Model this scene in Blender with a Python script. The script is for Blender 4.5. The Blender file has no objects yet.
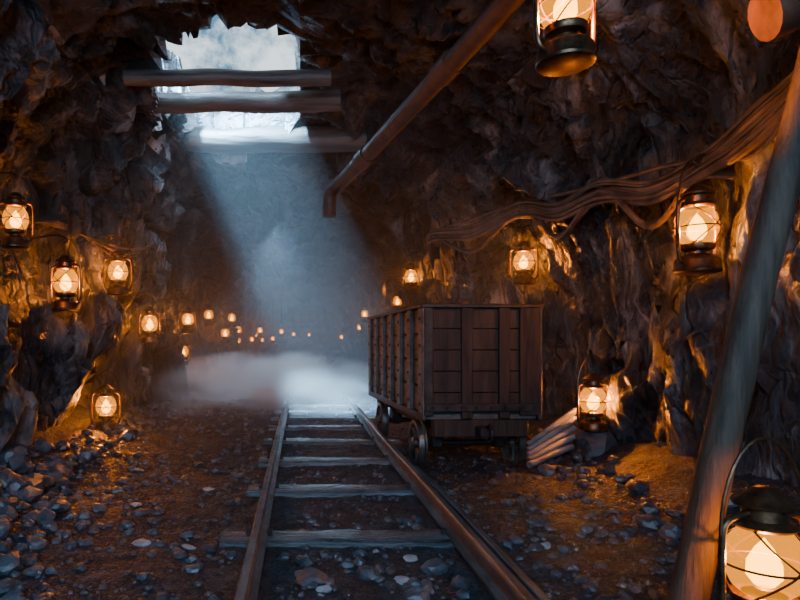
import bpy, bmesh, math, random
from mathutils import Vector, Matrix, noise
from mathutils.bvhtree import BVHTree
random.seed(7)
C = bpy.context.scene.collection

# ---------------------------------------------------------------- materials
def new_mat(name):
    m = bpy.data.materials.new(name); m.use_nodes = True
    nt = m.node_tree; nt.nodes.clear()
    out = nt.nodes.new('ShaderNodeOutputMaterial')
    return m, nt, out
def N(nt, t, **kw):
    n = nt.nodes.new(t)
    for k, v in kw.items(): setattr(n, k, v)
    return n
def ramp(nt, stops):
    r = nt.nodes.new('ShaderNodeValToRGB')
    e = r.color_ramp.elements
    while len(e) < len(stops): e.new(0.5)
    for i, (p, c) in enumerate(stops):
        e[i].position = p; e[i].color = (c[0], c[1], c[2], 1)
    return r
def surf(name, c1, c2, scale=(3,3,3), detail=8, rough=(0.45,0.8), bump=0.4, bscale=18, bdist=0.03, metal=0.0, mid=None, vor=0.0, spec=0.5):
    m, nt, out = new_mat(name)
    L = nt.links.new
    tc = N(nt,'ShaderNodeTexCoord'); mp = N(nt,'ShaderNodeMapping')
    mp.inputs['Scale'].default_value = scale
    L(tc.outputs['Object'], mp.inputs['Vector'])
    n1 = N(nt,'ShaderNodeTexNoise'); n1.inputs['Scale'].default_value = 1; n1.inputs['Detail'].default_value = detail; n1.inputs['Roughness'].default_value=0.68
    L(mp.outputs[0], n1.inputs['Vector'])
    st = [(0.35,c1),(0.68,c2)] if mid is None else [(0.38,c1),(0.52,mid),(0.66,c2)]
    r = ramp(nt, st); L(n1.outputs['Fac'], r.inputs[0])
    b = N(nt,'ShaderNodeBsdfPrincipled'); L(r.outputs[0], b.inputs['Base Color'])
    b.inputs['Metallic'].default_value = metal
    b.inputs['Specular IOR Level'].default_value = spec
    n2 = N(nt,'ShaderNodeTexNoise'); n2.inputs['Scale'].default_value = bscale/max(scale); n2.inputs['Detail'].default_value = 9; n2.inputs['Roughness'].default_value=0.68
    L(mp.outputs[0], n2.inputs['Vector'])
    mr = N(nt,'ShaderNodeMapRange'); mr.inputs[1].default_value=.3; mr.inputs[2].default_value=.7
    mr.inputs[3].default_value=rough[0]; mr.inputs[4].default_value=rough[1]
    L(n2.outputs['Fac'], mr.inputs[0]); L(mr.outputs[0], b.inputs['Roughness'])
    bp = N(nt,'ShaderNodeBump'); bp.inputs['Strength'].default_value = bump; bp.inputs['Distance'].default_value = bdist
    h = n2.outputs['Fac']
    if vor > 0:
        v = N(nt,'ShaderNodeTexVoronoi', feature='DISTANCE_TO_EDGE'); v.inputs['Scale'].default_value = vor
        nd = N(nt,'ShaderNodeTexNoise'); nd.inputs['Scale'].default_value=3
        L(mp.outputs[0], nd.inputs['Vector'])
        mx = N(nt,'ShaderNodeMixRGB'); mx.inputs[0].default_value=.35
        L(mp.outputs[0], mx.inputs[1]); L(nd.outputs['Color'], mx.inputs[2]); L(mx.outputs[0], v.inputs['Vector'])
        mm = N(nt,'ShaderNodeMapRange'); mm.inputs[2].default_value=.12; mm.inputs[4].default_value=.6
        L(v.outputs['Distance'], mm.inputs[0])
        ad = N(nt,'ShaderNodeMath', operation='ADD'); L(mm.outputs[0], ad.inputs[0]); L(h, ad.inputs[1]); h = ad.outputs[0]
    L(h, bp.inputs['Height']); L(bp.outputs[0], b.inputs['Normal'])
    L(b.outputs[0], out.inputs['Surface'])
    return m

M_rock  = surf('rock_wall_mat', (0.006,0.008,0.011), (0.23,0.25,0.28), scale=(2.4,2.4,1.0), detail=12, mid=(0.030,0.033,0.040), rough=(0.2,0.6), bump=1.0, bscale=13, bdist=0.12, vor=2.0, spec=.8)
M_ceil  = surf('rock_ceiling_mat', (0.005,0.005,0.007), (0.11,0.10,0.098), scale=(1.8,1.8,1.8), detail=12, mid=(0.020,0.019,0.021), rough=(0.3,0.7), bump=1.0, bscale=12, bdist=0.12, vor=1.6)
M_ground= surf('gravel_ground_mat', (0.006,0.008,0.013), (0.045,0.064,0.10), scale=(5,5,5), mid=(0.013,0.019,0.030), rough=(0.35,0.75), bump=1.0, bscale=45, bdist=0.04, vor=4)
M_stone = surf('stone_mat', (0.015,0.017,0.022), (0.09,0.10,0.12), scale=(6,6,6), rough=(0.2,0.55), bump=0.5, bscale=40, bdist=0.01, spec=.7)
M_pale  = surf('pale_stone_mat', (0.2,0.21,0.22), (0.4,0.41,0.42), scale=(8,8,8), rough=(0.3,0.5), bump=0.3, bscale=40, bdist=0.01)
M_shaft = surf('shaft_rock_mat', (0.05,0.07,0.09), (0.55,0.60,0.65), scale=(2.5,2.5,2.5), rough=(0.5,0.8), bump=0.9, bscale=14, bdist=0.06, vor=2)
M_wood  = surf('old_timber_mat', (0.02,0.018,0.017), (0.11,0.105,0.10), scale=(1.2,14,14), rough=(0.25,0.55), bump=0.7, bscale=28, bdist=0.015)
M_woody = surf('pole_timber_mat', (0.020,0.014,0.010), (0.10,0.066,0.045), scale=(16,16,1.2), rough=(0.5,0.75), bump=0.7, bscale=28, bdist=0.012, spec=.3)
M_cartw = surf('cart_plank_mat', (0.012,0.010,0.009), (0.10,0.085,0.075), scale=(10,1.5,10), rough=(0.35,0.65), bump=0.6, bscale=26, bdist=0.012)
M_cartv = surf('cart_board_mat', (0.008,0.005,0.004), (0.042,0.025,0.017), scale=(12,12,1.5), rough=(0.5,0.8), bump=0.6, bscale=26, bdist=0.012, spec=.3)
M_iron  = surf('dark_iron_mat', (0.012,0.010,0.010), (0.055,0.043,0.036), scale=(8,8,8), rough=(0.4,0.65), bump=0.3, bscale=50, bdist=0.005, metal=0.6)
M_rail  = surf('rail_steel_mat', (0.05,0.052,0.056), (0.24,0.25,0.27), scale=(9,2,9), rough=(0.25,0.55), bump=0.3, bscale=40, bdist=0.005, metal=0.7)
M_rust  = surf('rusty_pipe_mat', (0.02,0.015,0.013), (0.095,0.055,0.04), scale=(5,5,5), rough=(0.35,0.7), bump=0.4, bscale=40, bdist=0.008, metal=0.4)
M_terra = surf('rusty_flange_mat', (0.05,0.025,0.015), (0.22,0.10,0.055), scale=(5,5,5), rough=(0.45,0.7), bump=0.4, bscale=40, bdist=0.008, metal=0.1)
M_cable = surf('cable_mat', (0.025,0.019,0.016), (0.12,0.09,0.072), scale=(6,6,6), rough=(0.3,0.5), bump=0.2, bscale=40, bdist=0.004)
M_brass = surf('lantern_metal_mat', (0.03,0.017,0.010), (0.17,0.09,0.045), scale=(14,14,14), rough=(0.25,0.5), bump=0.2, bscale=60, bdist=0.003, metal=0.8)

def glow(name, col, s):
    m, nt, out = new_mat(name)
    e = N(nt,'ShaderNodeEmission'); e.inputs[0].default_value=(*col,1); e.inputs[1].default_value=s
    t = N(nt,'ShaderNodeBsdfTransparent')
    t.inputs[0].default_value=(1,.82,.5,1)
    a = N(nt,'ShaderNodeAddShader')
    nt.links.new(e.outputs[0], a.inputs[0]); nt.links.new(t.outputs[0], a.inputs[1])
    nt.links.new(a.outputs[0], out.inputs['Surface'])
    m.cycles.emission_sampling = 'NONE'
    return m
M_globe = glow('lantern_glass_mat', (1.0,0.33,0.0), .75)
M_flame = glow('flame_mat', (1.0,0.55,0.03), 4.2)

# ---------------------------------------------------------------- mesh helpers
def finish(bm, name, mats, smooth=True, loc=(0,0,0), rot=(0,0,0)):
    me = bpy.data.meshes.new(name); bm.normal_update(); bm.to_mesh(me); bm.free()
    for m in mats: me.materials.append(m)
    if smooth:
        for p in me.polygons: p.use_smooth = True
        try: me.set_sharp_from_angle(angle=math.radians(40))
        except Exception: pass
    o = bpy.data.objects.new(name, me); o.location = loc; o.rotation_euler = rot
    C.objects.link(o); return o
def box(bm, c, s, mi=0, rot=None, bev=0.0):
    M = Matrix.Translation(Vector(c)) @ (rot.to_4x4() if rot else Matrix.Identity(4))
    r = bmesh.ops.create_cube(bm, size=1.0)
    vv = r['verts']
    for v in vv:
        v.co = Vector((v.co.x*s[0], v.co.y*s[1], v.co.z*s[2]))
    fs = set(f for v in vv for f in v.link_faces)
    if bev > 0:
        es = list(set(e for v in vv for e in v.link_edges))
        rb = bmesh.ops.bevel(bm, geom=es, offset=bev, segments=1, affect='EDGES')
        fs = set(rb['faces']) | set(f for f in fs if f.is_valid)
        vv = list(set(v for f in fs for v in f.verts))
        fs = set(f for v in vv for f in v.link_faces)
    for v in vv: v.co = M @ v.co
    for f in fs: f.material_index = mi
def lathe(bm, prof, seg=20, mi=0, M=Matrix.Identity(4)):
    rings = []
    for r, z in prof:
        if r < 1e-5: rings.append([bm.verts.new(M @ Vector((0,0,z)))])
        else: rings.append([bm.verts.new(M @ Vector((r*math.cos(2*math.pi*i/seg), r*math.sin(2*math.pi*i/seg), z))) for i in range(seg)])
    for a, b in zip(rings[:-1], rings[1:]):
        for i in range(seg):
            j = (i+1) % seg
            if len(a)==1 and len(b)==1: continue
            if len(a)==1: f = bm.faces.new((a[0], b[j], b[i]))
            elif len(b)==1: f = bm.faces.new((a[i], a[j], b[0]))
            else: f = bm.faces.new((a[i], a[j], b[j], b[i]))
            f.material_index = mi
def crom(pts, n=8):
    P = [Vector(p) for p in pts]; P = [P[0]*2-P[1]] + P + [P[-1]*2-P[-2]]
    out = []
    for i in range(1, len(P)-2):
        for k in range(n):
            t = k/n
            out.append(0.5*((2*P[i]) + (P[i+1]-P[i-1])*t + (2*P[i-1]-5*P[i]+4*P[i+1]-P[i+2])*t*t + (-P[i-1]+3*P[i]-3*P[i+1]+P[i+2])*t*t*t))
    out.append(P[-2]); return out
def tube(bm, pts, r, seg=8, mi=0, closed=False, wob=0.0):
    P = [Vector(p) for p in pts]; n = len(P)
    rings = []; up = None
    for i in range(n):
        if closed: d = P[(i+1)%n]-P[i-1]
        else: d = P[min(i+1,n-1)]-P[max(i-1,0)]
        d.normalize()
        if up is None:
            up = Vector((0,0,1)) if abs(d.z) < .9 else Vector((1,0,0))
        a = d.cross(up).normalized(); up = a.cross(d).normalized()
        ri = r[i] if isinstance(r,(list,tuple)) else r
        ring = []
        for k in range(seg):
            th = 2*math.pi*k/seg
            rr = ri
            if wob: rr *= 1+wob*noise.noise(Vector((math.cos(th)*1.3, math.sin(th)*1.3, 0))+P[i]*2.0)
            ring.append(bm.verts.new(P[i]+a*math.cos(th)*rr+up*math.sin(th)*rr))
        rings.append(ring)
    rng = range(n) if closed else range(n-1)
    for i in rng:
        a, b = rings[i], rings[(i+1)%n]
        for k in range(seg):
            j=(k+1)%seg
            f = bm.faces.new((a[k],a[j],b[j],b[k])); f.material_index = mi
    if not closed:
        f = bm.faces.new(rings[0][::-1]); f.material_index=mi
        f = bm.faces.new(rings[-1]); f.material_index=mi

# ---------------------------------------------------------------- tunnel shell
WL, WR, H = 2.98, 3.25, 4.45
def facet(p, s, seed, tilt, step):
    q = Vector((p.x*s[0]+seed, p.y*s[1]+seed*.7, p.z*s[2]))
    ds, ps = noise.voronoi(q)
    c = ps[0]; cv = noise.cell_vector(c*7.31)
    v = (q-c).dot(cv-Vector((.5,.5,.5)))*tilt + (cv.x-.5)*step
    e = min(ds[1]-ds[0], .12)
    return v - (.12-e)*.45*step*4
def disp(p, y):
    wv = noise.noise_vector(Vector((p.x*1.7, y*1.7, p.z*1.7)))*.28
    pw = p + wv
    d  = noise.noise(Vector((p.x*.35+3, y*.4, p.z*.35)))*.45
    d += noise.noise(Vector((p.x*.9, y*.9+9, p.z*.5)))*.20
    d += facet(pw, (.8,.95,.42), 2.0, .45, .26)
    d += facet(pw, (2.1,2.4,.95), 11.0, .24, .14)
    d += facet(pw, (5.2,5.6,2.9), 31.0, .09, .055)
    d += (1-abs(noise.noise(Vector((p.x*2.2, y*2.4, p.z*.7))))*2)*.08
    d += noise.fractal(Vector((p.x*6, y*6, p.z*3)), .8, 2.1, 3)*.035
    # rock ribs deeper in the tunnel
    if y > 7.9:
        k = (y-9.6)/3.1; k -= round(k)
        d += .45*math.exp(-(k*3.1/.42)**2)
    return d
def shell_pt(th, y):
    c, s = math.cos(th), math.sin(th)
    Wd = WL if c > 0 else WR
    x = -Wd*math.copysign(abs(c)**.6, c); z = H*max(0,s)**.62
    if s < 0: z = s*2.0; x = -Wd*math.copysign(1,c)
    p = Vector((x, y, z))
    cen = Vector((0, y, 1.7))
    n = cen-p; n.z *= .8; n.normalize()
    q = p + n*disp(p, y)
    return q
ys = []
y = -4.0
while y < 46:
    ys.append(y); y += .12 if y < 1 else (.04 if y < 10 else (.08 if y < 18 else .28))
NT = 260
th0 = -.22
ths = [th0 + (math.pi-2*th0)*i/NT for i in range(NT+1)]
GR = [[shell_pt(t, yy) for t in ths] for yy in ys]
def hole(x, y):
    n = noise.noise(Vector((x*1.6,y*1.6,4)))*.22 + noise.noise(Vector((x*5,y*5,1)))*.16
    u = (x+.88)/(.95+n); v = (y-7.80)/(1.40+n)
    return abs(u)**3+abs(v)**3 < 1
def part(name, i0, i1, mats, cut=False):
    bm = bmesh.new()
    vg = [[bm.verts.new(GR[j][i]) for i in range(i0,i1+1)] for j in range(len(ys))]
    for j in range(len(ys)-1):
        for i in range(i1-i0):
            a,b,c,d = vg[j][i],vg[j][i+1],vg[j+1][i+1],vg[j+1][i]
            if cut and hole((a.co.x+c.co.x)/2,(a.co.y+c.co.y)/2): continue
            bm.faces.new((a,b,c,d))
    if cut:
        bmesh.ops.delete(bm, geom=[v for v in bm.verts if not v.link_faces], context='VERTS')
        ed = [e for e in bm.edges if e.is_boundary and 5.0<e.verts[0].co.y<10.0 and -2.25<e.verts[0].co.x<.9]
        for k in range(5):
            r = bmesh.ops.extrude_edge_only(bm, edges=ed)
            nv = [g for g in r['geom'] if isinstance(g, bmesh.types.BMVert)]
            ed = [g for g in r['geom'] if isinstance(g, bmesh.types.BMEdge) and g.is_boundary]
            nf = [g for g in r['geom'] if isinstance(g, bmesh.types.BMFace)]
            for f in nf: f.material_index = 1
            for v in nv:
                o = Vector((v.co.x+.88, v.co.y-7.80, 0)).normalized()
                nn = noise.noise(v.co*2.2)
                v.co += Vector((0,0,.17+.06*nn)) + o*(.03+.16*nn)
    return finish(bm, name, mats)
iL, iR = int(NT*.335), int(NT*.665)
wl = part('wall_left', 0, iL, [M_rock])
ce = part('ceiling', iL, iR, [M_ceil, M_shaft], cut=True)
wr = part('wall_right', iR, NT, [M_rock])
# BVH of walls for seating things on the rock
allv = [v for row in GR for v in row]; w_ = NT+1
polys = [(j*w_+i, j*w_+i+1, (j+1)*w_+i+1, (j+1)*w_+i) for j in range(len(ys)-1) for i in range(NT)]
BV = BVHTree.FromPolygons(allv, polys)
def wall_x(side, y, z, hh=.5):
    best = None
    for dy in (-.14,0,.14):
        for dz in (0,hh/2,hh):
            h = BV.ray_cast(Vector((0,y+dy,z+dz)), Vector((side,0,0)))
            if h[0] is not None and (best is None or abs(h[0].x) < best): best = abs(h[0].x)
    return best if best else 2.8
def roof_z(x, y):
    h = BV.ray_cast(Vector((x,y,2.2)), Vector((0,0,1)))
    return h[0].z if h[0] is not None else 4.2
# far end rock face
bm = bmesh.new()
n=24
g=[[bm.verts.new((-4+8*i/n, 45.2+noise.noise(Vector((i*.7,j*.7,0)))*.6, -.5+5.6*j/n)) for i in range(n+1)] for j in range(n+1)]
for j in range(n):
    for i in range(n): bm.faces.new((g[j][i],g[j][i+1],g[j+1][i+1],g[j+1][i]))
finish(bm,'wall_back',[M_rock])

# ---------------------------------------------------------------- floor
def gz(x, y):
    b = noise.noise(Vector((x*.8,y*.8,0)))*.05 + noise.noise(Vector((x*3,y*3,5)))*.022
    bed = max(0, 1-abs(x-.35)/1.2)
    b = b*(1-.75*min(1,bed*2)) - .015*min(1,bed*2)
    t = max(0, -x-1.9); b += .30*t*t + max(0, x-2.5)*.35
    b += max(0,(-x-1.2))*.10*max(0,1-abs(y-3.2)/1.8)
    return b
bm = bmesh.new(); xs=[-3.6+.05*i for i in range(145)]
yy=[]; y=-4
while y<46: yy.append(y); y+= .05 if 2<y<9 else (.12 if y<18 else .4)
g=[[bm.verts.new((x,y,gz(x,y)+noise.fractal(Vector((x*9,y*9,0)),.7,2.1,3)*.016)) for x in xs] for y in yy]
for j in range(len(yy)-1):
    for i in range(len(xs)-1): bm.faces.new((g[j][i],g[j][i+1],g[j+1][i+1],g[j+1][i]))
finish(bm,'floor',[M_ground])

# stones
ib = bmesh.new(); bmesh.ops.create_icosphere(ib, subdivisions=2, radius=1)
IV=[v.co.copy() for v in ib.verts]; IF=[[v.index for v in f.verts] for f in ib.faces]; ib.free()
def stones(name, items, mat, smooth=True):
    V=[];F=[]
    for (x,y,z,r,flat) in items:
        base=len(V); s=random.random()*99
        R=Matrix.Rotation(random.random()*6.28,3,'Z')@Matrix.Rotation((random.random()-.5)*.7,3,'X')
        sx,sy=random.uniform(.75,1.25),random.uniform(.75,1.25)
        for c in IV:
            k=1+.42*noise.noise(c*1.1+Vector((s,s,0)))+.26*noise.noise(c*2.6+Vector((0,s,s)))
            q=R@Vector((c.x*sx*k*r,c.y*sy*k*r,c.z*flat*k*r))
            V.append((x+q.x,y+q.y,z+q.z))
        F+= [[base+i for i in f] for f in IF]
    me=bpy.data.meshes.new(name); me.from_pydata(V,[],F); me.materials.append(mat)
    for p in me.polygons: p.use_smooth=True
    me.set_sharp_from_angle(angle=math.radians(24))
    o=bpy.data.objects.new(name,me); C.objects.link(o); return o
def at(x,y,r,flat=.7,k=.25): return (x,y,gz(x,y)+r*flat*k,r,flat)
items=[]
for _ in range(7000):
    y=1.8+12*random.random()**1.6; x=random.uniform(-2.6,2.8)
    if -.38<x<-.12 or .82<x<1.07: continue
    r=.009+.032*random.random()**4
    if x<-1: r*=1.25
    items.append(at(x,y,r))
stones('gravel_stones',items,M_stone)
items=[]
for _ in range(170):
    y=random.uniform(2.3,5.6); x=random.uniform(-2.6,-1.1-(y-2.3)*.30)
    edge=min(1,(-1.0-x)/1.2); r=.03+.085*random.random()**1.5*edge
    items.append(at(x,y,r,.75,.4+random.random()*.5))
for _ in range(50):
    y=random.uniform(5.6,12); x=random.uniform(-2.6,-2.1); items.append(at(x,y,.03+.07*random.random(),.75,.4))
stones('rock_pile',items,M_stone)
items=[]
for _ in range(60):
    y=random.uniform(3.6,9); x=random.uniform(2.3,2.95); items.append(at(x,y,.03+.06*random.random(),.75,.4))
for _ in range(26):
    y=random.uniform(3.3,5.0); x=random.uniform(1.5,2.3); items.append(at(x,y,.015+.03*random.random(),.75,.4))
stones('rock_pile',items,M_stone)
items=[(-.95,3.6),(-.66,3.55),(-1.2,4.4),(-.75,4.9),(.62,3.35),(.12,2.95),(1.45,3.55),(-1.5,5.6),(.52,3.05)]
stones('pale_stones',[at(x,y,.04+.012*random.random(),.35,.5) for x,y in items],M_pale)
items=[(.06,3.05,.075),(.35,3.12,.06),(.72,3.2,.07),(.55,2.85,.06),(.02,3.3,.05),(.8,3.0,.05)]
stones('ballast_stones',[at(x,y,r,.7,.3) for x,y,r in items],M_stone)

# ---------------------------------------------------------------- track
def cx(y): return 0 if y<15 else (y-15)**2*.0022
def railx(x0,y): return x0+cx(y)
bm=bmesh.new()
prof=[(-.05,0),(.05,0),(.05,.018),(.012,.03),(.010,.085),(.026,.095),(.026,.125),(.018,.135),(-.018,.135),(-.026,.125),(-.026,.095),(-.010,.085),(-.012,.03),(-.05,.018)]
for x0 in (-.25,.945):
    prev=None; y=-3.9
    while y<44:
        wob=noise.noise(Vector((x0*9,y*.35,0)))*.018
        ring=[bm.verts.new((railx(x0,y)+px+wob,y,.02+pz)) for px,pz in prof]
        if prev:
            for i in range(len(prof)):
                j=(i+1)%len(prof); bm.faces.new((prev[i],prev[j],ring[j],ring[i]))
        else: bm.faces.new(ring)
        prev=ring; y+=.3 if y<20 else .8
    bm.faces.new(prev[::-1])
    if x0>0:
        prev=None; y=-3.9
        while y<5.5:
            ring=[bm.verts.new((x0+.115+px*.8+noise.noise(Vector((3,y*.3,0)))*.012-max(0,y-4.6)*.03,y,.02+pz*.6)) for px,pz in prof]
            if prev:
                for i in range(len(prof)):
                    j=(i+1)%len(prof); bm.faces.new((prev[i],prev[j],ring[j],ring[i]))
            else: bm.faces.new(ring)
            prev=ring; y+=.3
        bm.faces.new(prev[::-1])
finish(bm,'railway_rails',[M_rail])
bm=bmesh.new(); y=3.68-1.2*6; k=0
while y<30:
    a=random.uniform(-.02,.02); wd=random.uniform(.20,.27)
    l=random.uniform(1.56,1.7)
    R=Matrix.Rotation(a,3,'Z')@Matrix.Rotation(random.uniform(-.010,.010),3,'Y')
    nx=14; ring0=None
    c=Vector((.36+cx(y)+random.uniform(-.05,.05),y,-.012))
    for i in range(nx+1):
        x=-l/2+l*i/nx
        pts=[(-wd/2,-.08),(wd/2,-.08),(wd/2,.022),(wd/2-.02,.038),(-wd/2+.02,.038),(-wd/2,.022)]
        ring=[bm.verts.new(c+R@Vector((x+noise.noise(Vector((i,py*9,y)))*.02,py+noise.noise(Vector((x*3,py*5,y)))*.03,pz+noise.noise(Vector((x*4,py*9,y+5)))*.014))) for py,pz in pts]
        if ring0:
            for q in range(6): bm.faces.new((ring0[q],ring0[(q+1)%6],ring[(q+1)%6],ring[q]))
        else: bm.faces.new(ring[::-1])
        ring0=ring
    bm.faces.new(ring0)
    for sx in (-.25-.065,-.25+.065,.945-.065):
        box(bm,(sx+cx(y),y,.045),(.03,.03,.04),1)
    y+=1.2 if y<8 else 1.0
M_sleep=surf('sleeper_timber_mat',(0.014,0.016,0.018),(0.12,0.128,0.14),scale=(1.5,16,16),rough=(0.12,0.4),bump=0.8,bscale=26,bdist=0.02,spec=.7)
finish(bm,'railway_sleepers',[M_sleep,M_iron])

# ---------------------------------------------------------------- mine cart
bm=bmesh.new()
hw,hl,z0,z1=.515,1.35,.57,1.52
box(bm,(0,0,z0-.025),(2*hw-.02,2*hl-.02,.05),0,bev=.005)
nr=4; ph=(z1-z0)/nr
for s in (-1,1):
    for i in range(nr):
        box(bm,(s*(hw-.025),0,z0+ph*(i+.5)),(.045,2*hl-.02,ph-.016),0,bev=.006)
    nb=7
    for i in range(nb):
        yb=-hl+.05+(2*hl-.1)*i/(nb-1)
        box(bm,(s*(hw+.012),yb,(z0+z1)/2-.02),(.035,.15,z1-z0+.06),0,bev=.006)
        for zz in (.66,.92,1.18,1.42): box(bm,(s*(hw+.034),yb,zz),(.016,.028,.028),2,bev=.004)
    box(bm,(s*(hw),0,z1+.012),(.085,2*hl+.06,.035),2,bev=.006)
    box(bm,(s*(hw+.012),0,z0-.03),(.04,2*hl+.02,.07),2,bev=.006)
nf=5; fh=(z1-z0)/nf
for s in (-1,1):
    for i in range(nf):
        box(bm,(0,s*(hl-.025),z0+fh*(i+.5)),(2*hw-.04,.045,fh-.006),1,bev=.004)
    for xx in (-.14,.20): box(bm,(xx,s*(hl+.012),(z0+z1)/2-.02),(.10,.035,z1-z0+.04),1,bev=.006)
    for xx in (-hw+.03,hw-.08): box(bm,(xx,s*(hl+.014),(z0+z1)/2),(.08 if xx<0 else .19,.035,z1-z0+.03),2 if xx<0 else 1,bev=.006)
    box(bm,(0,s*(hl),z1+.012),(2*hw+.08,.085,.036),2,bev=.006)
    box(bm,(0,s*(hl+.03),z0+.06),(2*hw,.025,.07),2,bev=.004)
    for i in range(8): box(bm,(-.45+.13*i,s*(hl+.047),z0+.06),(.024,.02,.024),2,bev=.004)
    box(bm,(0,s*(hl-.06),z0-.13),(.86,.12,.16),1,bev=.01)
    box(bm,(0,s*(hl+.06),z0-.15),(.12,.16,.09),2,bev=.01)
    R=Matrix.Translation((0,s*(hl+.19),z0-.15))
    tube(bm,[R@Vector((0,.07*math.cos(t*math.pi/8),.07*math.sin(t*math.pi/8))) for t in range(16)],.014,6,2,closed=True)
for s in (-1,1):
    box(bm,(s*.28,0,z0-.13),(.11,2*hl-.22,.15),1,bev=.01)
for ya in (-.92,.80):
    box(bm,(0,ya,z0-.12),(.80,.16,.10),1,bev=.01)
    tube(bm,[(-.49,ya,.245),(.49,ya,.245)],.03,10,2)
    for s in (-1,1):
        box(bm,(s*.30,ya,.30),(.12,.2,.18),2,bev=.015)
        for q in (-1,1):
            box(bm,(s*.30,ya+q*.16,.38),(.06,.16,.035),2,rot=Matrix.Rotation(q*-.6,3,'X'),bev=.005)
        MX=Matrix.Translation((s*.47,ya,.245))@Matrix.Rotation(math.pi/2*s,4,'Y')
        rim=[(.180,-.03),(.205,-.035),(.245,-.035),(.245,-.02),(.222,-.012),(.218,.035),(.205,.04),(.180,.035),(.180,-.03)]
        lathe(bm,rim,32,3,MX)
        lathe(bm,[(0,-.05),(.05,-.05),(.055,-.02),(.055,.04),(.035,.055),(0,.06)],16,3,MX)
        for k in range(8):
            a=2*math.pi*k/8
            p0=MX@Vector((.045*math.cos(a),.045*math.sin(a),.005)); p1=MX@Vector((.19*math.cos(a),.19*math.sin(a),.005))
            tube(bm,[p0,(p0+p1)/2,p1],[.022,.016,.019],6,3)
M_wheel=surf('wheel_iron_mat',(0.03,0.03,0.032),(0.16,0.15,0.14),scale=(8,8,8),rough=(0.3,0.55),bump=0.3,bscale=50,bdist=0.005,metal=.7)
finish(bm,'mine_cart',[M_cartw,M_cartv,M_iron,M_wheel],loc=(1.54,6.70,0),rot=(0,0,math.radians(3.4)))

# ---------------------------------------------------------------- lanterns
def lantern_mesh():
    bm=bmesh.new()
    lathe(bm,[(0,0),(.105,0),(.12,.008),(.122,.02),(.116,.028),(.116,.07),(.108,.085),(.07,.103),(.05,.11),(.048,.125),(.085,.135),(.092,.15),(.09,.165),(.06,.168)],26,0)
    lathe(bm,[(.062,.166),(.088,.19),(.108,.235),(.110,.28),(.098,.33),(.075,.365),(.062,.38)],26,1)
    lathe(bm,[(.058,.374),(.08,.376),(.088,.385),(.08,.395),(.062,.405),(.060,.44),(.085,.447),(.088,.457),(.07,.468),(.045,.49),(.03,.505),(0,.51)],26,0)
    lathe(bm,[(0,.185),(.028,.195),(.050,.225),(.048,.265),(.026,.31),(0,.345)],12,2)
    lathe(bm,[(0,.165),(.03,.165),(.028,.185),(.012,.19),(0,.19)],10,0)
    for s in (-1,1):
        tube(bm,crom([(s*.10,0,.055),(s*.135,0,.075),(s*.15,0,.15),(s*.150,0,.33),(s*.135,0,.40),(s*.06,0,.425)],5),.011,8,0)
        tube(bm,crom([(s*.085,s*.02,.15),(s*.06,s*.10,.22),(-s*.0,s*.118,.27),(-s*.06,s*.09,.33),(-s*.07,s*.02,.385)],5),.0035,5,0)
        tube(bm,crom([(-s*.085,s*.02,.15),(-s*.06,s*.10,.22),(s*.0,s*.119,.272),(s*.06,s*.09,.33),(s*.07,s*.02,.385)],5),.0035,5,0)
    tube(bm,[(.119*math.cos(t*math.pi/14),.119*math.sin(t*math.pi/14),.262) for t in range(28)],.004,5,0,closed=True)
    tube(bm,[(.155*math.cos(math.pi*t/16),0,.36+.30*math.sin(math.pi*t/16)) for t in range(17)],.006,6,0)
    lathe(bm,[(0,.0),(.018,0),(.018,.02),(0,.024)],10,0,Matrix.Translation((.075,-.03,.09)))
    me=bpy.data.meshes.new('lantern_mesh'); bm.normal_update(); bm.to_mesh(me); bm.free()
    for m in (M_brass,M_globe,M_flame): me.materials.append(m)
    for p in me.polygons: p.use_smooth=True
    me.set_sharp_from_angle(angle=math.radians(45))
    return me
LM=lantern_mesh()
def lantern(x,y,z,watt,side=0,sc=1.0,rz=None,tilt=0):
    o=bpy.data.objects.new('oil_lantern',LM); o.location=(x,y,z); o.scale=(sc,)*3
    o.rotation_euler=(0,tilt,random.uniform(-.5,.5) if rz is None else rz); C.objects.link(o)
    l=bpy.data.lights.new('flame_light','POINT'); l.energy=watt*1.6; l.color=(1.0,.38,.06); l.shadow_soft_size=.012
    lo=bpy.data.objects.new('flame_light',l); lo.location=(0,0,.25); lo.parent=o; C.objects.link(lo)
    if side:
        bm=bmesh.new(); t=.655
        wx=.42*side
        ca=math.cos(-o.rotation_euler.z); sa=math.sin(-o.rotation_euler.z)
        P=[(wx,0,t-.10),(wx*.8,0,t-.02),(wx*.4,0,t+.03),(wx*.1,0,t+.03),(-.02*side,0,t-.012),(0.02*side,0,t-.03)]
        P=[(p[0]*ca,p[0]*sa,p[2]) for p in P]
        tube(bm,crom(P,4),.010,6,0)
        h=finish(bm,'wall_hook',[M_iron]); h.parent=o
    return o
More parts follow.
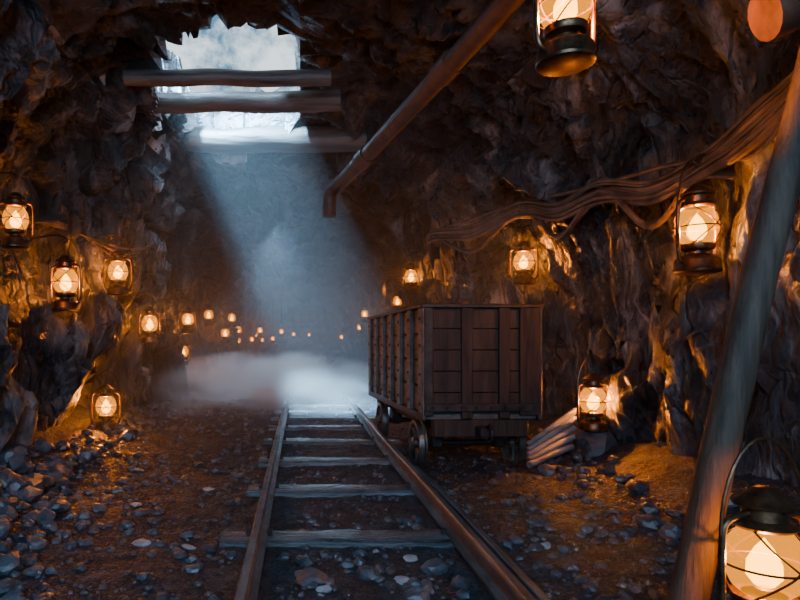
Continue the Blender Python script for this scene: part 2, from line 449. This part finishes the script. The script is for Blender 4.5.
# (side, y, z_base, watts, scale)
wl_list=[(-1,6.55,1.55,36,1.2),(-1,5.45,2.06,20,1.0),(-1,7.5,1.80,28,1.1),(-1,9.1,1.2,22,1.1),
 (-1,12.6,1.4,14,1.1),(-1,13.2,.72,12,1.1),(-1,14.9,1.5,9,1.1),(-1,17.4,1.7,9,1.2),(-1,19.0,1.2,8,1.2),(-1,20.7,1.75,8,1.2),(-1,23.5,1.4,8,1.2),(-1,26.5,1.0,7,1.2),(-1,30,1.6,7,1.2),(-1,33,1.1,6,1.2),(-1,36.5,1.4,6,1.2),(-1,42,1.1,6,1.2),
 (1,4.3,1.70,46,1.25),(1,8.0,1.98,38,1.15),(1,12.4,2.25,26,1.2),(1,17.5,2.1,14,1.2),(1,21,1.7,11,1.2),(1,23,2.0,9,1.2),(1,27,1.6,8,1.2),(1,33,1.5,7,1.2),(1,40,1.3,6,1.2)]
for s,y,z,wt,sc in wl_list:
    x=s*(wall_x(s,y,z,.5*sc)-.16*sc)
    lantern(x,y,z,wt,side=s,sc=sc)
xl=-(wall_x(-1,7.7,.35)-.22)
lantern(xl,7.7,gz(xl,7.7)-.02,30,rz=.3,sc=1.15)
# more lamps hung on roof hangers far down the tunnel
for x,y,z,wt in [(-1.6,24,1.45,6),(-.9,29,1.5,6),(-1.5,33,1.2,5),(-.4,37,1.5,5),(.6,40,1.5,5)]:
    o=lantern(x,y,z,wt)
    bm=bmesh.new(); tube(bm,[(0,0,.66),(0,0,roof_z(x,y)-z+.1)],.012,6,0)
    h=finish(bm,'hanger_rod',[M_iron]); h.parent=o
# lantern on rock right of cart
xr=wall_x(1,6.0,.3)-.10
stones('boulder',[(xr,6.0,gz(xr,6)+.08,.23,.7)],M_stone)
lantern(xr,6.0,gz(xr,6)+.19,48,rz=.2,sc=1.15)
# foreground lantern on a crate
bm=bmesh.new()
for i in range(4): box(bm,(-.225+.15*i,0,.225),(.14,.5,.03),0,bev=.004)
for s in (-1,1):
    for k in range(2): box(bm,(0,s*.25,.06+.10*k),(.6,.02,.085),0,bev=.004); box(bm,(s*.29,0,.06+.10*k),(.02,.48,.085),0,bev=.004)
    for q in (-1,1): box(bm,(s*.265,q*.225,.105),(.04,.04,.21),0)
finish(bm,'wooden_crate',[M_cartv],loc=(1.62,1.85,.0))
lantern(1.47,1.9,.24,8,rz=.15)
# hanging lantern from the roof
zt=roof_z(1.15,2.6)
lantern(1.15,2.6,2.40,95,rz=.3)
bm=bmesh.new(); z=3.04; k=0
while z<zt+.1:
    M=Matrix.Translation((1.15,2.6,z))@Matrix.Rotation(k*math.pi/2,4,'Z')
    tube(bm,[M@Vector((.014*math.cos(t*math.pi/5),0,.028*math.sin(t*math.pi/5))) for t in range(10)],.005,5,0,closed=True)
    z+=.045;k+=1
finish(bm,'hanging_chain',[M_iron])

# ---------------------------------------------------------------- pipes, cables, timber
bm=bmesh.new()
tube(bm,crom([(1.95,1.6,4.2),(1.66,3.0,3.76),(1.45,4.0,3.56),(.98,6.0,3.42),(.53,7.9,3.30),(.42,8.12,3.24),(.40,8.16,3.1),(.40,8.16,2.92)],6),.09,14,0,wob=.06)
for p in ((1.22,5.0,3.49),(.75,6.97,3.36)):
    tube(bm,[Vector(p)+Vector((.03,-.12,.008)),Vector(p)-Vector((.03,-.12,.008))],.105,14,0)
finish(bm,'ceiling_pipe',[M_rust])
bm=bmesh.new()
tube(bm,crom([(1.98,2.52,2.59),(2.10,2.5,2.63),(2.45,2.45,2.80),(3.2,2.4,3.25)],6),.09,16,0,wob=.04)
tube(bm,[(1.955,2.525,2.58),(2.04,2.51,2.61)],.108,16,0)
finish(bm,'rusty_pipe',[M_terra])
def wallp(y,z,off=.12):
    h=BV.ray_cast(Vector((0,y,z)),Vector((1,0,0))); x=h[0].x if h[0] else 2.9
    return x-off
bm=bmesh.new()
anch=[(2.4,3.05),(3.3,2.76),(4.3,2.50),(5.6,2.62),(7.5,2.88),(9.6,2.92),(12.0,3.0),(15.5,2.9),(20,2.6)]
ax=[min(wallp(y+d,z+e) for d in (-.1,0,.1) for e in (-.1,0,.1)) for y,z in anch]
for c in range(13):
    P=[]
    dz=((c%7)-3)*.045; sag=(0.04,.06,.08,.10,.12,.14,.16,.06,.28,.10,.40,.16,.02)[c]
    for i,((y,z),x) in enumerate(zip(anch,ax)):
        P.append(Vector((x-random.uniform(0,.07),y,z+dz*.6+random.uniform(-.02,.02))))
        if i<len(anch)-1:
            y2,z2=anch[i+1]; x2=ax[i+1]
            my,mz=(y+y2)/2,(z+z2)/2-sag*(1 if i>1 else .45)
            P.append(Vector((min((x+x2)/2,wallp(my,mz)),my,mz+dz)))
    tube(bm,crom(P,8),(.018,.026,.014)[c%3],6,0)
for (y,z),x in zip(anch,ax):
    box(bm,(x+.05,y,z),(.20,.05,.24),0,bev=.01)
finish(bm,'cable_bundle',[M_cable])
bm=bmesh.new()
anL=[(3.6,2.95),(5.2,2.80),(7.0,2.55),(9.0,2.62),(12,2.7)]
for c in range(3):
    P=[]
    for i,(y,z) in enumerate(anL):
        h=BV.ray_cast(Vector((0,y,z)),Vector((-1,0,0))); x=h[0].x+.07
        P.append(Vector((x,y,z+c*.03)))
        if i<len(anL)-1:
            y2,z2=anL[i+1]; my=(y+y2)/2; mz=(z+z2)/2-.12-.07*c
            h=BV.ray_cast(Vector((0,my,mz)),Vector((-1,0,0))); P.append(Vector((h[0].x+.06,my,mz)))
    tube(bm,crom(P,8),.013,6,0)
finish(bm,'cable_bundle',[M_cable])
# leaning timber prop
bm=bmesh.new()
P=[Vector((1.32+.25*z,2.15+.02*z,z)) for z in [-.05+.16*i for i in range(26)]]
for p in P: p.x+=noise.noise(p*1.1)*.02
tube(bm,P,[.060-.0004*i for i in range(26)],14,0,wob=.10)
finish(bm,'timber_prop',[M_woody])
# stacked poles behind cart
bm=bmesh.new()
for i in range(5):
    a=Vector((2.16+.02*i,5.66+.06*i,.05+.035*i)); b=Vector((2.66+.03*i,5.90+.04*i,.18+.085*i))
    b2=a+(b-a)*1.03
    tube(bm,[a,(a+b2)/2+Vector((0,0,.01*random.random())),b2],.034,10,0,wob=.12)
finish(bm,'timber_poles',[surf('grey_pole_mat',(0.05,0.052,0.056),(0.20,0.205,0.22),scale=(2,14,14),rough=(.3,.6),bump=.6,bscale=28,bdist=.012)])
# shaft cross beams
def beam(name,y,z,xa,xb,r):
    bm=bmesh.new(); n=18
    P=[Vector((xa+(xb-xa)*i/n,y+noise.noise(Vector((i*.2,y,0)))*.05,z+noise.noise(Vector((i*.2,y,7)))*.04)) for i in range(n+1)]
    tube(bm,P,r,14,0,wob=.14); return finish(bm,name,[M_wood])
beam('shaft_beam',6.85,4.22,-2.0,.35,.09)
beam('shaft_beam',7.55,4.24,-2.35,.5,.13)
beam('shaft_beam',9.05,4.28,-2.7,1.1,.19)

# ---------------------------------------------------------------- air, mist, lights
def volume(name, dens, col, aniso, hetero=None):
    m,nt,out=new_mat(name); L=nt.links.new
    v=N(nt,'ShaderNodeVolumeScatter'); v.inputs['Color'].default_value=(*col,1); v.inputs['Anisotropy'].default_value=aniso
    v.inputs['Density'].default_value=dens
    if hetero:
        tc=N(nt,'ShaderNodeTexCoord'); 
        g=N(nt,'ShaderNodeTexGradient',gradient_type='SPHERICAL'); L(tc.outputs['Object'],g.inputs['Vector'])
        mp=N(nt,'ShaderNodeMapping'); mp.inputs['Scale'].default_value=(2.2,2.2,1.2); L(tc.outputs['Object'],mp.inputs[0])
        n=N(nt,'ShaderNodeTexNoise'); n.inputs['Scale'].default_value=1.3; n.inputs['Detail'].default_value=3; L(mp.outputs[0],n.inputs[0])
        r=N(nt,'ShaderNodeMapRange'); r.inputs[1].default_value=.35; r.inputs[2].default_value=.7; L(n.outputs['Fac'],r.inputs[0])
        a=N(nt,'ShaderNodeMath',operation='MULTIPLY'); L(g.outputs['Fac'],a.inputs[0]); L(r.outputs[0],a.inputs[1])
        b=N(nt,'ShaderNodeMath',operation='MULTIPLY'); L(a.outputs[0],b.inputs[0]); b.inputs[1].default_value=dens
        L(b.outputs[0],v.inputs['Density'])
    L(v.outputs[0],out.inputs['Volume']); return m
bm=bmesh.new(); bmesh.ops.create_cube(bm,size=1)
for v in bm.verts: v.co=Vector((v.co.x*6.8,25.8+v.co.y*38.2,2.2+v.co.z*4.6))
finish(bm,'dusty_air',[volume('dusty_air_mat',.027,(.80,.92,1.0),.35)],smooth=False)
bm=bmesh.new(); bmesh.ops.create_icosphere(bm,subdivisions=3,radius=1)
o=finish(bm,'ground_mist',[volume('ground_mist_mat',3.0,(.95,.98,1.0),.1,True)],loc=(-.7,14.4,.12)); o.scale=(3.3,5.4,.95)

def spot(name,loc,tgt,e,col,ang,blend=.4,size=.1):
    l=bpy.data.lights.new(name,'SPOT'); l.energy=e; l.color=col; l.spot_size=math.radians(ang); l.spot_blend=blend; l.shadow_soft_size=size
    o=bpy.data.objects.new(name,l); o.location=loc; o.rotation_euler=(Vector(tgt)-Vector(loc)).to_track_quat('-Z','Y').to_euler(); C.objects.link(o)
spot('daylight_shaft',(-3.6,5.0,9.9),(-.75,9.0,4.2-.4),160000,(.38,.70,1.0),16,.7,.35)
spot('daylight_spill',(-.4,4.2,8.6),(-.8,8.4,4.6),4000,(.50,.76,1.0),50,.5,.4)
spot('mist_fill_spot',(-.6,14.5,4.0),(-.6,14.5,0),1300,(.42,.70,1.0),95,.8,.4)  # extra blue fill lamp under the solid roof, added to brighten the mist
# added area fill behind the viewer, lifts the foreground with cool light
l=bpy.data.lights.new('cool_fill_area','AREA'); l.shape='RECTANGLE'; l.size=4.5; l.size_y=2.2; l.energy=470; l.color=(.34,.63,1.0)
o=bpy.data.objects.new('cool_fill_area',l); o.location=(-.6,-3.2,3.0); o.rotation_euler=(Vector((.2,6,.2))-Vector(o.location)).to_track_quat('-Z','Y').to_euler(); C.objects.link(o)

w=bpy.data.worlds.new('sky'); bpy.context.scene.world=w; w.use_nodes=True
nt=w.node_tree; nt.nodes.clear(); L=nt.links.new
o=N(nt,'ShaderNodeOutputWorld'); b=N(nt,'ShaderNodeBackground'); L(b.outputs[0],o.inputs[0])
tc=N(nt,'ShaderNodeTexCoord'); n=N(nt,'ShaderNodeTexNoise'); n.inputs['Scale'].default_value=14; n.inputs['Detail'].default_value=10; n.inputs['Roughness'].default_value=.65
L(tc.outputs['Generated'],n.inputs[0])
r=ramp(nt,[(.40,(.07,.20,.34)),(.57,(.80,.93,1.0))]); L(n.outputs['Fac'],r.inputs[0]); L(r.outputs[0],b.inputs[0])
b.inputs[1].default_value=1.7

cam=bpy.data.cameras.new('camera'); co=bpy.data.objects.new('camera',cam); C.objects.link(co)
co.location=(0,0,1.2); co.rotation_euler=(math.pi/2,0,0); cam.lens=27; cam.sensor_width=36
cam.shift_x=.125; cam.shift_y=.054; cam.clip_start=.02
bpy.context.scene.camera=co
